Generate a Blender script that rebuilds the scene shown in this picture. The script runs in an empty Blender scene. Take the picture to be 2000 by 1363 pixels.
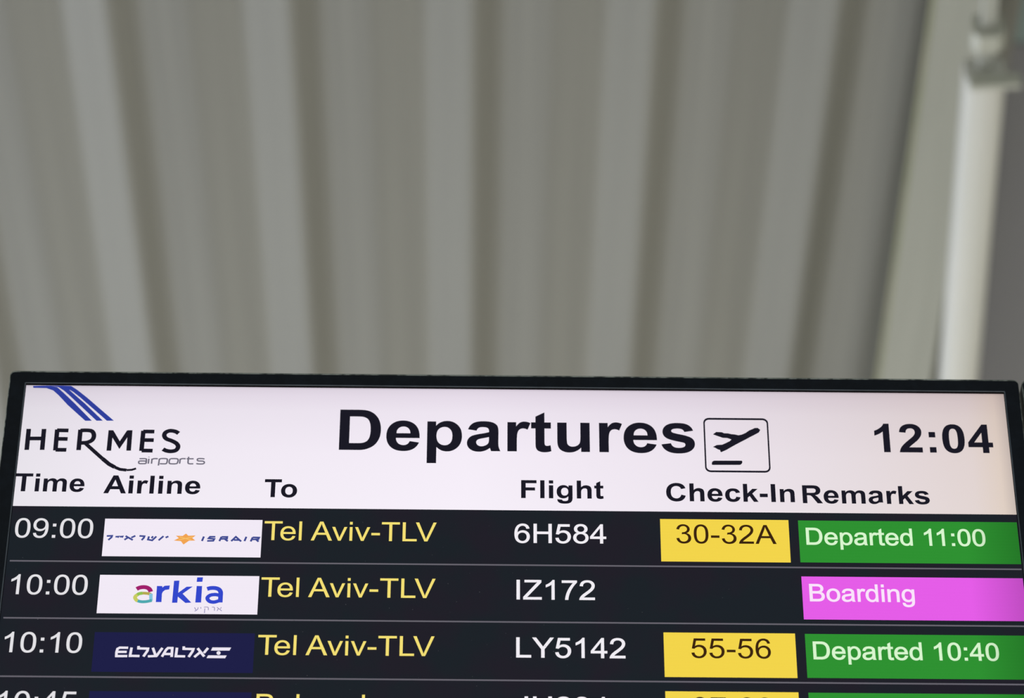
import bpy, math, random
from mathutils import Vector, Matrix, noise
random.seed(4)
sc = bpy.context.scene
COL = sc.collection

# ------------------------------------------------------------------ camera, sky, light, exposure
F_PX = 6375.06
PITCH, ROLL, YAW = math.radians(36.54720), math.radians(0.12609), math.radians(0.66917)
CAM = Vector((0.472929, -2.755760, 1.65))
fwd = Vector((math.sin(YAW)*math.cos(PITCH), math.cos(YAW)*math.cos(PITCH), math.sin(PITCH)))
rgt = Vector((math.cos(YAW), -math.sin(YAW), 0)); upv = rgt.cross(fwd)
r2 = rgt*math.cos(ROLL) + upv*math.sin(ROLL); u2 = -rgt*math.sin(ROLL) + upv*math.cos(ROLL)
cam_data = bpy.data.cameras.new('camera'); cam = bpy.data.objects.new('camera', cam_data); COL.objects.link(cam)
cam.matrix_world = Matrix(((r2.x, u2.x, -fwd.x, CAM.x), (r2.y, u2.y, -fwd.y, CAM.y), (r2.z, u2.z, -fwd.z, CAM.z), (0, 0, 0, 1)))
cam_data.sensor_width = 36; cam_data.lens = F_PX*36/2000
cam_data.clip_start = 0.05; cam_data.clip_end = 200
cam_data.dof.use_dof = True
cam_data.dof.focus_distance = 3.28
cam_data.dof.aperture_fstop = cam_data.lens/1000/0.025
sc.camera = cam

world = bpy.data.worlds.new('overcast_sky'); sc.world = world; world.use_nodes = True
bg = world.node_tree.nodes['Background']
bg.inputs['Color'].default_value = (0.90, 0.94, 1.0, 1); bg.inputs['Strength'].default_value = 0.5

def area(name, loc, target, sx, sy, energy, colour):
    d = bpy.data.lights.new(name, 'AREA'); d.shape = 'RECTANGLE'; d.size = sx; d.size_y = sy
    d.energy = energy; d.color = colour
    o = bpy.data.objects.new(name, d); COL.objects.link(o); o.location = loc
    o.rotation_euler = (Vector(target)-Vector(loc)).to_track_quat('-Z', 'Y').to_euler()
    return o
area('left_window_daylight', (-7.6, 6.0, 2.9), (0.5, 5.4, 6.5), 5.5, 3.6, 800, (0.82, 0.86, 1.0))
area('front_fill', (0.5, -6.6, 1.6), (0.5, 5.2, 6.6), 10.0, 2.6, 70, (1.0, 0.97, 0.90))  # unseen fill added low in front to light undersides and near faces
area('right_fill', (5.7, 5.5, 2.2), (0.5, 5.2, 6.5), 8.0, 3.0, 110, (1.0, 0.93, 0.80))  # added warm fill, lifts the rib faces turned right; no window there
area('far_fill', (1.2, 8.4, 1.4), (0.7, 4.6, 6.5), 6.0, 1.6, 80, (1.0, 0.97, 0.86))  # unseen fill added so the ceiling brightens towards the far end

sc.view_settings.view_transform = 'Standard'; sc.view_settings.look = 'None'
sc.view_settings.gamma = 1.0; sc.view_settings.use_curve_mapping = False
sc.view_settings.exposure = 0.0

# ------------------------------------------------------------------ helpers
def lin(c):
    c /= 255
    return c/12.92 if c <= 0.04045 else ((c+0.055)/1.055)**2.4
def rgb(h):
    h = h.lstrip('#')
    return tuple(lin(int(h[i:i+2], 16)) for i in (0, 2, 4)) + (1,)
def newmat(name):
    m = bpy.data.materials.new(name); m.use_nodes = True; nt = m.node_tree; nt.nodes.clear()
    out = nt.nodes.new('ShaderNodeOutputMaterial')
    return m, nt, out
def nd(nt, kind, **kw):
    n = nt.nodes.new(kind)
    for k, v in kw.items():
        if k.startswith('i_'):
            key = k[2:]
            n.inputs[int(key) if key.isdigit() else key.replace('_', ' ')].default_value = v
        else: setattr(n, k, v)
    return n
def paint(name, c1, c2=None, rough=0.5, scale=(3, 3, 3), nscale=4.0, detail=4, bump=0.0, metallic=0.0, spec=0.5, lo=0.35, hi=0.65):
    m, nt, out = newmat(name)
    p = nd(nt, 'ShaderNodeBsdfPrincipled'); nt.links.new(p.outputs[0], out.inputs[0])
    p.inputs['Roughness'].default_value = rough; p.inputs['Metallic'].default_value = metallic
    p.inputs['Specular IOR Level'].default_value = spec
    tc = nd(nt, 'ShaderNodeTexCoord'); mp = nd(nt, 'ShaderNodeMapping'); mp.inputs['Scale'].default_value = scale
    nz = nd(nt, 'ShaderNodeTexNoise'); nz.inputs['Scale'].default_value = nscale; nz.inputs['Detail'].default_value = detail
    nt.links.new(tc.outputs['Object'], mp.inputs[0]); nt.links.new(mp.outputs[0], nz.inputs[0])
    cr = nd(nt, 'ShaderNodeValToRGB'); cr.color_ramp.elements[0].position = lo; cr.color_ramp.elements[1].position = hi
    cr.color_ramp.elements[0].color = rgb(c1); cr.color_ramp.elements[1].color = rgb(c2 or c1)
    nt.links.new(nz.outputs[0], cr.inputs[0]); nt.links.new(cr.outputs[0], p.inputs['Base Color'])
    if bump:
        b = nd(nt, 'ShaderNodeBump'); b.inputs['Strength'].default_value = bump; b.inputs['Distance'].default_value = 0.001
        nt.links.new(nz.outputs[0], b.inputs['Height']); nt.links.new(b.outputs[0], p.inputs['Normal'])
    return m
def lit(name, c, lines=0.0):
    """a lit part of the liquid crystal picture: it emits; faint rows of pixels"""
    m, nt, out = newmat(name)
    e = nd(nt, 'ShaderNodeEmission'); nt.links.new(e.outputs[0], out.inputs[0])
    e.inputs['Color'].default_value = rgb(c)
    if lines:
        tc = nd(nt, 'ShaderNodeTexCoord'); sp = nd(nt, 'ShaderNodeSeparateXYZ'); nt.links.new(tc.outputs['Object'], sp.inputs[0])
        a = nd(nt, 'ShaderNodeMath', operation='MULTIPLY'); a.inputs[1].default_value = 2*math.pi/0.00159
        s = nd(nt, 'ShaderNodeMath', operation='SINE'); k = nd(nt, 'ShaderNodeMath', operation='MULTIPLY_ADD')
        k.inputs[1].default_value = lines; k.inputs[2].default_value = 1.0
        nt.links.new(sp.outputs['Z'], a.inputs[0]); nt.links.new(a.outputs[0], s.inputs[0]); nt.links.new(s.outputs[0], k.inputs[0])
        # the backlight dims in the last few centimetres before the right-hand frame
        r = nd(nt, 'ShaderNodeMapRange'); r.inputs['From Min'].default_value = 0.455; r.inputs['From Max'].default_value = 0.509
        r.inputs['To Min'].default_value = 1.0; r.inputs['To Max'].default_value = 0.66
        q = nd(nt, 'ShaderNodeMath', operation='MULTIPLY')
        nt.links.new(sp.outputs['X'], r.inputs['Value']); nt.links.new(r.outputs[0], q.inputs[0]); nt.links.new(k.outputs[0], q.inputs[1])
        nt.links.new(q.outputs[0], e.inputs['Strength'])
    m.cycles.emission_sampling = 'NONE'
    return m
def obj(name, verts, faces, mat, parent=None, mats=None, fm=None, smooth=False, **props):
    me = bpy.data.meshes.new(name); me.from_pydata(verts, [], faces); me.update()
    for m in (mats or [mat]): me.materials.append(m)
    if fm:
        for p, i in zip(me.polygons, fm): p.material_index = i
    if smooth:
        for p in me.polygons: p.use_smooth = True
    o = bpy.data.objects.new(name, me); COL.objects.link(o)
    if parent: o.parent = parent
    for k, v in props.items(): o[k] = v
    return o
def empty(name, loc, parent=None, **props):
    o = bpy.data.objects.new(name, None); COL.objects.link(o); o.location = loc; o.empty_display_size = 0.1
    if parent: o.parent = parent
    for k, v in props.items(): o[k] = v
    return o
def box_geo(x0, x1, y0, y1, z0, z1, b=0.0):
    """box with chamfered edges along every side"""
    if not b:
        v = [(x, y, z) for x in (x0, x1) for y in (y0, y1) for z in (z0, z1)]
        return v, [(0, 1, 3, 2), (4, 6, 7, 5), (0, 4, 5, 1), (2, 3, 7, 6), (0, 2, 6, 4), (1, 5, 7, 3)]
    v, idx, f = [], {}, []
    for sx in (0, 1):
        for sy in (0, 1):
            for sz in (0, 1):
                c = ((x0, x1)[sx], (y0, y1)[sy], (z0, z1)[sz]); s = (1-2*sx, 1-2*sy, 1-2*sz)
                for ax in range(3):
                    q = [c[i] + (0 if i == ax else s[i]*b) for i in range(3)]
                    idx[(sx, sy, sz, ax)] = len(v); v.append(tuple(q))
    g = lambda sx, sy, sz, ax: idx[(sx, sy, sz, ax)]
    for s in (0, 1):
        f.append((g(s, 0, 0, 0), g(s, 0, 1, 0), g(s, 1, 1, 0), g(s, 1, 0, 0)))
        f.append((g(0, s, 0, 1), g(0, s, 1, 1), g(1, s, 1, 1), g(1, s, 0, 1)))
        f.append((g(0, 0, s, 2), g(0, 1, s, 2), g(1, 1, s, 2), g(1, 0, s, 2)))
        for t in (0, 1):
            f.append((g(s, t, 0, 0), g(s, t, 1, 0), g(s, t, 1, 1), g(s, t, 0, 1)))
            f.append((g(s, 0, t, 0), g(s, 1, t, 0), g(s, 1, t, 2), g(s, 0, t, 2)))
            f.append((g(0, s, t, 1), g(1, s, t, 1), g(1, s, t, 2), g(0, s, t, 2)))
            for r in (0, 1): f.append((g(s, t, r, 0), g(s, t, r, 1), g(s, t, r, 2)))
    return v, f
def fix_normals(o):
    import bmesh
    bm = bmesh.new(); bm.from_mesh(o.data); bmesh.ops.recalc_face_normals(bm, faces=bm.faces); bm.to_mesh(o.data); bm.free()
def box(name, x0, x1, y0, y1, z0, z1, mat, parent=None, b=0.0, **props):
    o = obj(name, *box_geo(x0, x1, y0, y1, z0, z1, b), mat, parent, **props); fix_normals(o); return o
def tube(name, pts, radii, mat, parent=None, n=28, caps=True, **props):
    v, f = [], []
    P = [Vector(p) for p in pts]
    for i, p in enumerate(P):
        d = (P[min(i+1, len(P)-1)] - P[max(i-1, 0)]).normalized()
        a = d.cross(Vector((0, 0, 1))); a = a.normalized() if a.length > 1e-4 else Vector((1, 0, 0)); b = d.cross(a)
        for k in range(n):
            t = 2*math.pi*k/n; q = p + radii[i]*(a*math.cos(t) + b*math.sin(t)); v.append(tuple(q))
    for i in range(len(P)-1):
        for k in range(n): f.append((i*n+k, i*n+(k+1) % n, (i+1)*n+(k+1) % n, (i+1)*n+k))
    if caps: f.append(tuple(range(n-1, -1, -1))); f.append(tuple((len(P)-1)*n+k for k in range(n)))
    o = obj(name, v, f, mat, parent, **props)
    for p in o.data.polygons: p.use_smooth = len(p.vertices) == 4
    fix_normals(o); return o

# ------------------------------------------------------------------ the hall
CEIL_C1, CEIL_C2 = '#82827a', '#8a8a81'
m_deck = paint('painted_roof_deck', CEIL_C1, CEIL_C2, rough=0.42, scale=(14, 0.25, 14), nscale=2.0, detail=5, spec=0.35)
m_recess = paint('grey_soffit_paint', '#85868b', '#8a8b8d', rough=0.6, scale=(6, .4, 6), nscale=1.5)
m_teal = paint('green_grey_soffit_paint', '#7f9795', '#889e9b', rough=0.5, nscale=1.5)
m_beam = paint('pale_beam_paint', '#a5a79b', '#adafa3', rough=0.5, scale=(8, .4, 8), nscale=2.0)
m_beam_edge = paint('olive_beam_edge_paint', '#8c8f6e', '#97967a', rough=0.5, nscale=2.0)
m_pipe = paint('white_pipe_paint', '#d6d6cc', '#d0d1c7', rough=0.35, scale=(10, .4, 10), nscale=2.5)
m_plug = paint('duct_end_paint', '#bdbfb0', '#b7b9aa', rough=0.5, nscale=2.0)
m_wall = paint('wall_plaster', '#c9c6bd', '#d0cdc4', rough=0.8, nscale=2.0)
m_floor = paint('terrazzo_floor', '#a8a396', '#bdb8ab', rough=0.35, nscale=30.0)
m_frame = paint('window_frame_metal', '#5a5d60', '#62656a', rough=0.4)

X0, X1, Y0, Y1, ZC = -8.0, 6.0, -7.0, 9.0, 6.5
box('floor', X0-.2, X1+.2, Y0, Y1+.2, -0.2, 0, m_floor, kind='structure')
box('wall_back', X0-.2, X1+.2, Y1, Y1+.2, 0, 7.1, m_wall, kind='structure')
box('wall_right', X1, X1+.2, Y0, Y1, 0, 7.1, m_wall, kind='structure')
# left wall: sill wall, header wall and a glazed band (daylight comes in here)
wl = box('wall_left', X0-.2, X0, Y0, Y1, 0, 0.9, m_wall, kind='structure')
box('lintel', X0-.2, X0, Y0, Y1, 5.1, 7.1, m_wall, wl)
win = box('window_1', X0-.14, X0-.06, Y0, Y1, 0.9, 0.98, m_frame, kind='structure')
for i in range(9): box('mullion', X0-.14, X0-.06, Y0+2*i-(.04 if i else 0), Y0+2*i+.04, 0.98, 5.1, m_frame, win)

# roof slab over the metal deck, and the deck itself: one panel per rib, its pressed profile seen from below
PER = 0.4
ceil = box('ceiling', X0-.2, X1+.2, Y0, Y1+.2, 7.1, 7.3, m_recess, kind='structure')
PROF = [(0.000, 0.000), (0.012, 0.002), (0.056, 0.021), (0.074, 0.024), (0.110, 0.021), (0.160, 0.0165), (0.178, 0.016),
        (0.230, 0.022), (0.290, 0.029), (0.302, 0.028), (0.310, 0.026), (0.392, 0.001), (0.400, 0.000)]
def deck_panel(x0):
    v, f = [], []
    yy = (Y0+.0, Y1); n = len(PROF)
    for y in yy:
        for x, z in PROF: v.append((x, y, z))
        for x, z in PROF: v.append((x, y, z+0.012))
    for i in range(n-1):
        f.append((i, i+1, 2*n+i+1, 2*n+i)); f.append((n+i, 3*n+i, 3*n+i+1, n+i+1))
    for s in (0, n-1): f.append((s, s+n, s+3*n, s+2*n))
    return v, f
first = None
k = 0
x = 0.045 - PER*20
while x < 1.5:
    if first is None:
        o = obj('ceiling_panel', *deck_panel(x), m_deck, ceil); fix_normals(o); first = o
        for p in o.data.polygons: p.use_smooth = False
    else:
        o = first.copy(); COL.objects.link(o); o.parent = ceil
    o.location = (x, 0, ZC); x += PER
# flat grey soffit right of the beam, in sheets
ys = [Y0, -3, 0.0, 2.9, 5.2, 7.2, Y1]
for a, b in zip(ys[:-1], ys[1:]):
    box('soffit_sheet', 1.66, X1, a+.003, b-.003, 6.74, 6.78, m_teal if b == 2.9 else m_recess, ceil)
# pale beam under the right-hand end of the deck
beam = empty('roof_beam', (1.437, 0, 6.43), label='pale painted roof beam at the right end of the ribbed ceiling', category='beam')
beam.rotation_euler = (0, 0, math.radians(-1.0))
bx = -0.045
box('bottom_flange', bx+.008, bx+.135, Y0+.3, Y1-.3, 0, .016, m_beam, beam, b=.002)
box('flange_lip', bx, bx+.008, Y0+.3, Y1-.3, 0, .022, m_beam_edge, beam, b=.001, label='olive edge of the flange')
box('web', bx+.062, bx+.074, Y0+.3, Y1-.3, .016, .06, m_beam, beam)

# slim duct with a flanged end
duct = empty('duct', (1.50, 2.27, 6.10), label='slim off-white duct with a flanged end hanging under the pale beam', category='duct')
duct.rotation_euler = (0, 0, -math.atan2(0.0845, 1.157))
SEC = [(-.041, .03), (-.041, -.018), (-.036, -.029), (-.024, -.037), (0, -.041), (.024, -.039), (.036, -.034), (.041, -.026), (.041, .03)]
def prism(name, sec, y0, y1, mat, parent, **props):
    n = len(sec); v = [(a, y, b) for y in (y0, y1) for a, b in sec]
    f = [(i, (i+1) % n, n+(i+1) % n, n+i) for i in range(n)] + [tuple(range(n)), tuple(range(2*n-1, n-1, -1))]
    o = obj(name, v, f, mat, parent, **props); fix_normals(o); return o
prism('duct_body', SEC, 0, 6.5, m_pipe, duct)
box('end_flange', -.036, .070, -.016, .002, -.056, -.022, m_plug, duct, b=.003)
prism('end_plug', [(-.028, .03), (-.034, -.015), (-.02, -.032), (.02, -.032), (.034, -.015), (.028, .03)], -.135, -.085, m_plug, duct)
box('stub', -.016, .016, -.6, -.014, -.012, .012, m_beam, duct, b=.003)
for d in (1.9, 3.9, 5.9): tube('hanger', [(-.02, d, .03), (-.02, d, .33)], [.005, .005], m_frame, duct, n=8)

# ------------------------------------------------------------------ lettering: outlines, 2048 units per em
REGULAR = {
    '0': (1139, 'M85 723Q85 983 138.5 1141.5Q192 1300 297.5 1386T563 1472Q681 1472 770 1424.5T917 1287.5T1007 1069.5T1040 723Q1040 465 987 306.5T828.5 61.5T563 -25Q353 -25 233 126Q85 312 85 723ZM270 723Q270 363 354.5 243.5T562 124T770.5 243.5T855 723Q855 1084 770.5 1203T561 1322Q438 1322 365 1218Q270 1084 270 723Z'),
    '1': (1139, 'M763 0H583V1147Q518 1085 412.5 1023T223 930V1104Q374 1175 487 1276T647 1472H763Z'),
    '2': (1139, 'M1031 173V0H62Q60 65 83 125Q120 224 201.5 320T437 542Q676 738 760 852.5T844 1069Q844 1176 767.5 1249.5T568 1323Q438 1323 360 1245T281 1029L96 1048Q115 1256 239.5 1364T574 1472Q782 1472 904.5 1355.5T1027 1067Q1027 973 988.5 882T860.5 690.5T558 409Q397 274 352 226Q332 200 312 173Z'),
    '3': (1139, 'M86 387L266 411Q297 258 371.5 190.5T553 123Q680 123 767.5 211T855 429Q855 553 774 633.5T568 714Q517 714 441 694L461 852Q479 850 490 850Q607 850 700.5 911T794 1099Q794 1200 725.5 1266T549 1333Q441 1333 369 1265T276 1061L96 1093Q130 1273 246 1373T545 1473Q659 1473 760 1421.5T914.5 1281T968 1095Q968 994 913.5 911T753 779Q892 747 969 646T1046 393Q1046 218 918 96T552 -26Q363 -26 238 87T86 387Z'),
    '4': (1139, 'M662 0V351H26V516L695 1466H842V516H1040V351H842V0ZM662 516V1177L203 516Z'),
    '5': (1139, 'M85 384L274 400Q295 262 371.5 192.5T556 123Q686 123 776 221T866 481Q866 635 779.5 724T553 813Q466 813 396 773.5T286 671L117 693L259 1446H988V1274H403L324 880Q456 972 601 972Q793 972 925 839T1057 497Q1057 298 941 153Q800 -25 556 -25Q356 -25 229.5 87T85 384Z'),
    '6': (1139, 'M1019 1107L840 1093Q816 1199 772 1247Q699 1324 592 1324Q506 1324 441 1276Q356 1214 307 1095T256 756Q321 855 415 903T612 951Q792 951 918.5 818.5T1045 476Q1045 338 985.5 219.5T822 38T586 -25Q362 -25 220.5 140T79 682Q79 1103 235 1295Q371 1472 601 1472Q773 1472 883 1375.5T1019 1107ZM284 475Q284 381 323.5 296T434 166.5T583 122Q698 122 781 215T864 468Q864 621 782.5 709T577 797Q454 797 369 709T284 475Z'),
    '7': (1139, 'M97 1274V1447H1046V1307Q906 1158 768.5 911T556 403Q502 213 487 0H302Q305 168 368 406T548.5 865T818 1274Z'),
    '8': (1139, 'M362 795Q250 836 196 912T142 1094Q142 1254 257 1363T563 1472Q755 1472 872 1360.5T989 1089Q989 987 935.5 911.5T773 795Q908 751 978.5 653T1049 419Q1049 231 916 103T566 -25Q349 -25 216 103.5T83 424Q83 567 155.5 663.5T362 795ZM326 1100Q326 996 393 930T567 864Q671 864 737.5 929.5T804 1090Q804 1189 735.5 1256.5T565 1324Q462 1324 394 1258T326 1100ZM268 423Q268 346 304.5 274T413 162.5T568 123Q698 123 782.5 206.5T867 418Q867 549 780 634.5T562 720Q436 720 352 637T268 423Z'),
    '9': (1139, 'M112 339L285 355Q307 233 369 178T528 123Q611 123 673.5 161T776 262.5T843 434T870 653L869 689Q815 603 721.5 549.5T519 496Q338 496 213 627T88 972Q88 1193 218 1332.5T546 1472Q688 1472 805.5 1395T985 1176T1046 763Q1046 486 986 322T807.5 61T529 -25Q354 -25 243 72T112 339ZM849 981Q849 1138 765.5 1230T564 1322Q443 1322 353.5 1223T264 967Q264 823 351 733T564 643Q692 643 770.5 733T849 981Z'),
    '-': (682, 'M65 440V621H618V440Z'),
    ':': (569, 'M185 857V1062H390V857ZM185 0V205H390V0Z'),
    'A': (1366, 'M-3 0L560 1466H769L1369 0H1148L977 444H364L203 0ZM420 602H917L764 1008Q694 1193 660 1312Q632 1171 581 1032Z'),
    'B': (1366, 'M150 0V1466H700Q868 1466 969.5 1421.5T1128.5 1284.5T1186 1091Q1186 997 1135 914T981 780Q1114 741 1185.5 647T1257 425Q1257 322 1213.5 233.5T1106 97T945.5 24.5T709 0ZM344 850H661Q790 850 846 867Q920 889 957.5 940T995 1068Q995 1141 960 1196.5T860 1272.5T637 1293H344ZM344 173H709Q803 173 841 180Q908 192 953 220T1027 301.5T1056 425Q1056 507 1014 567.5T897.5 652.5T683 677H344Z'),
    'D': (1479, 'M158 0V1466H663Q834 1466 924 1445Q1050 1416 1139 1340Q1255 1242 1312.5 1089.5T1370 741Q1370 574 1331 445T1231 231.5T1097.5 99.5T922.5 25T687 0ZM352 173H665Q810 173 892.5 200T1024 276Q1093 345 1131.5 461.5T1170 744Q1170 974 1094.5 1097.5T911 1263Q833 1293 660 1293H352Z'),
    'H': (1479, 'M164 0V1466H358V864H1120V1466H1314V0H1120V691H358V0Z'),
    'I': (569, 'M191 0V1466H385V0Z'),
    'J': (1024, 'M59 416L234 440Q241 272 297 210T452 148Q525 148 578 181.5T651 272.5T671 454V1466H865V465Q865 281 820.5 180T679.5 27T452 -26Q258 -26 155 85.5T59 416Z'),
    'L': (1139, 'M150 0V1466H344V173H1066V0Z'),
    'T': (1251, 'M531 0V1293H48V1466H1210V1293H725V0Z'),
    'U': (1479, 'M1120 1466H1314V619Q1314 398 1264 268T1083.5 56.5T741 -25Q539 -25 410.5 44.5T227.5 246T172 619V1466H366V620Q366 423 402.5 329.5T528 185.5T724 135Q936 135 1028 233T1120 620Z'),
    'V': (1366, 'M577 0L9 1466H219L600 401Q646 273 677 161Q711 281 756 401L1152 1466H1350L776 0Z'),
    'Y': (1366, 'M571 0V621L6 1466H242L531 1024Q611 900 680 786Q746 897 840 1035L1124 1466H1350L765 621V0Z'),
    'Z': (1251, 'M41 0V180L792 1119Q872 1219 944 1293H126V1466H1176V1293L353 276L264 173H1200V0Z'),
    'a': (1139, 'M828 131Q728 46 635.5 11T437 -24Q262 -24 168 61.5T74 280Q74 358 109.5 422.5T202.5 526T332 585Q385 599 492 612Q710 638 813 674Q814 711 814 721Q814 831 763 876Q694 937 558 937Q431 937 370.5 892.5T281 735L105 759Q129 872 184 941.5T343 1048.5T584 1086Q720 1086 805 1054T930 973.5T986 851Q995 805 995 685V445Q995 194 1006.5 127.5T1052 0H864Q836 56 828 131ZM813 533Q715 493 519 465Q408 449 362 429T291 370.5T266 285Q266 213 320.5 165T480 117Q584 117 665 162.5T784 287Q813 350 813 463Z'),
    'd': (1139, 'M824 0V134Q723 -24 527 -24Q400 -24 293.5 46T128.5 241.5T70 530Q70 688 122.5 816.5T280 1017T515 1086Q610 1086 684 1046T804 940V1466H983V0ZM255 530Q255 326 341 225T544 124Q662 124 744.5 220.5T827 515Q827 733 743 835T536 937Q416 937 335.5 839T255 530Z'),
    'e': (1139, 'M862 342L1048 319Q1004 156 885 66T581 -24Q348 -24 211.5 119.5T75 522Q75 790 213 938T571 1086Q784 1086 919 941T1054 533Q1054 517 1053 485H261Q271 310 360 217T582 124Q681 124 751 176T862 342ZM271 633H864Q852 767 796 834Q710 938 573 938Q449 938 364.5 855T271 633Z'),
    'g': (1139, 'M102 -88L277 -114Q288 -195 338 -232Q405 -282 521 -282Q646 -282 714 -232T806 -92Q820 -37 819 139Q701 0 525 0Q306 0 186 158T66 537Q66 689 121 817.5T280.5 1016T525 1086Q713 1086 835 934V1062H1001V144Q1001 -104 950.5 -207.5T790.5 -371T520 -431Q331 -431 214.5 -346T102 -88ZM251 550Q251 341 334 245T542 149Q666 149 750 244.5T834 544Q834 739 747.5 838T539 937Q419 937 335 839.5T251 550Z'),
    'i': (455, 'M136 1259V1466H316V1259ZM136 0V1062H316V0Z'),
    'l': (455, 'M131 0V1466H311V0Z'),
    'n': (1139, 'M135 0V1062H297V911Q414 1086 635 1086Q731 1086 811.5 1051.5T932 961T988 828Q998 779 998 653V0H818V646Q818 757 796.5 812T721 899.5T592 932Q477 932 396 859T315 580V0Z'),
    'o': (1139, 'M68 531Q68 826 232 968Q369 1086 566 1086Q785 1086 924 942.5T1063 546Q1063 341 1001.5 223.5T822.5 41T566 -24Q343 -24 205.5 119T68 531ZM253 531Q253 327 342 225.5T566 124Q700 124 789 226T878 537Q878 734 788.5 835.5T566 937Q431 937 342 836T253 531Z'),
    'p': (1139, 'M135 -407V1062H299V924Q357 1005 430 1045.5T607 1086Q743 1086 847 1016T1004 818.5T1057 539Q1057 377 1001 247.5T835 45T597 -24Q508 -24 437 14T315 110V-407ZM298 525Q298 321 381 222T582 124Q702 124 787.5 225.5T873 540Q873 743 789.5 844T590 945Q475 945 386.5 837.5T298 525Z'),
    'r': (682, 'M133 0V1062H295V901Q357 1014 409.5 1050T525 1086Q616 1086 710 1028L648 861Q582 900 516 900Q457 900 410 864.5T343 766Q313 672 313 556V0Z'),
    't': (569, 'M528 161L554 2Q478 -14 418 -14Q320 -14 266 17T190 98.5T168 311V922H36V1062H168V1325L347 1433V1062H528V922H347V301Q347 224 356.5 202T387 167T448 154Q483 154 528 161Z'),
    'v': (1024, 'M430 0L26 1062H216L444 426Q481 323 512 212Q536 296 579 414L815 1062H1000L598 0Z'),
}
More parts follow.
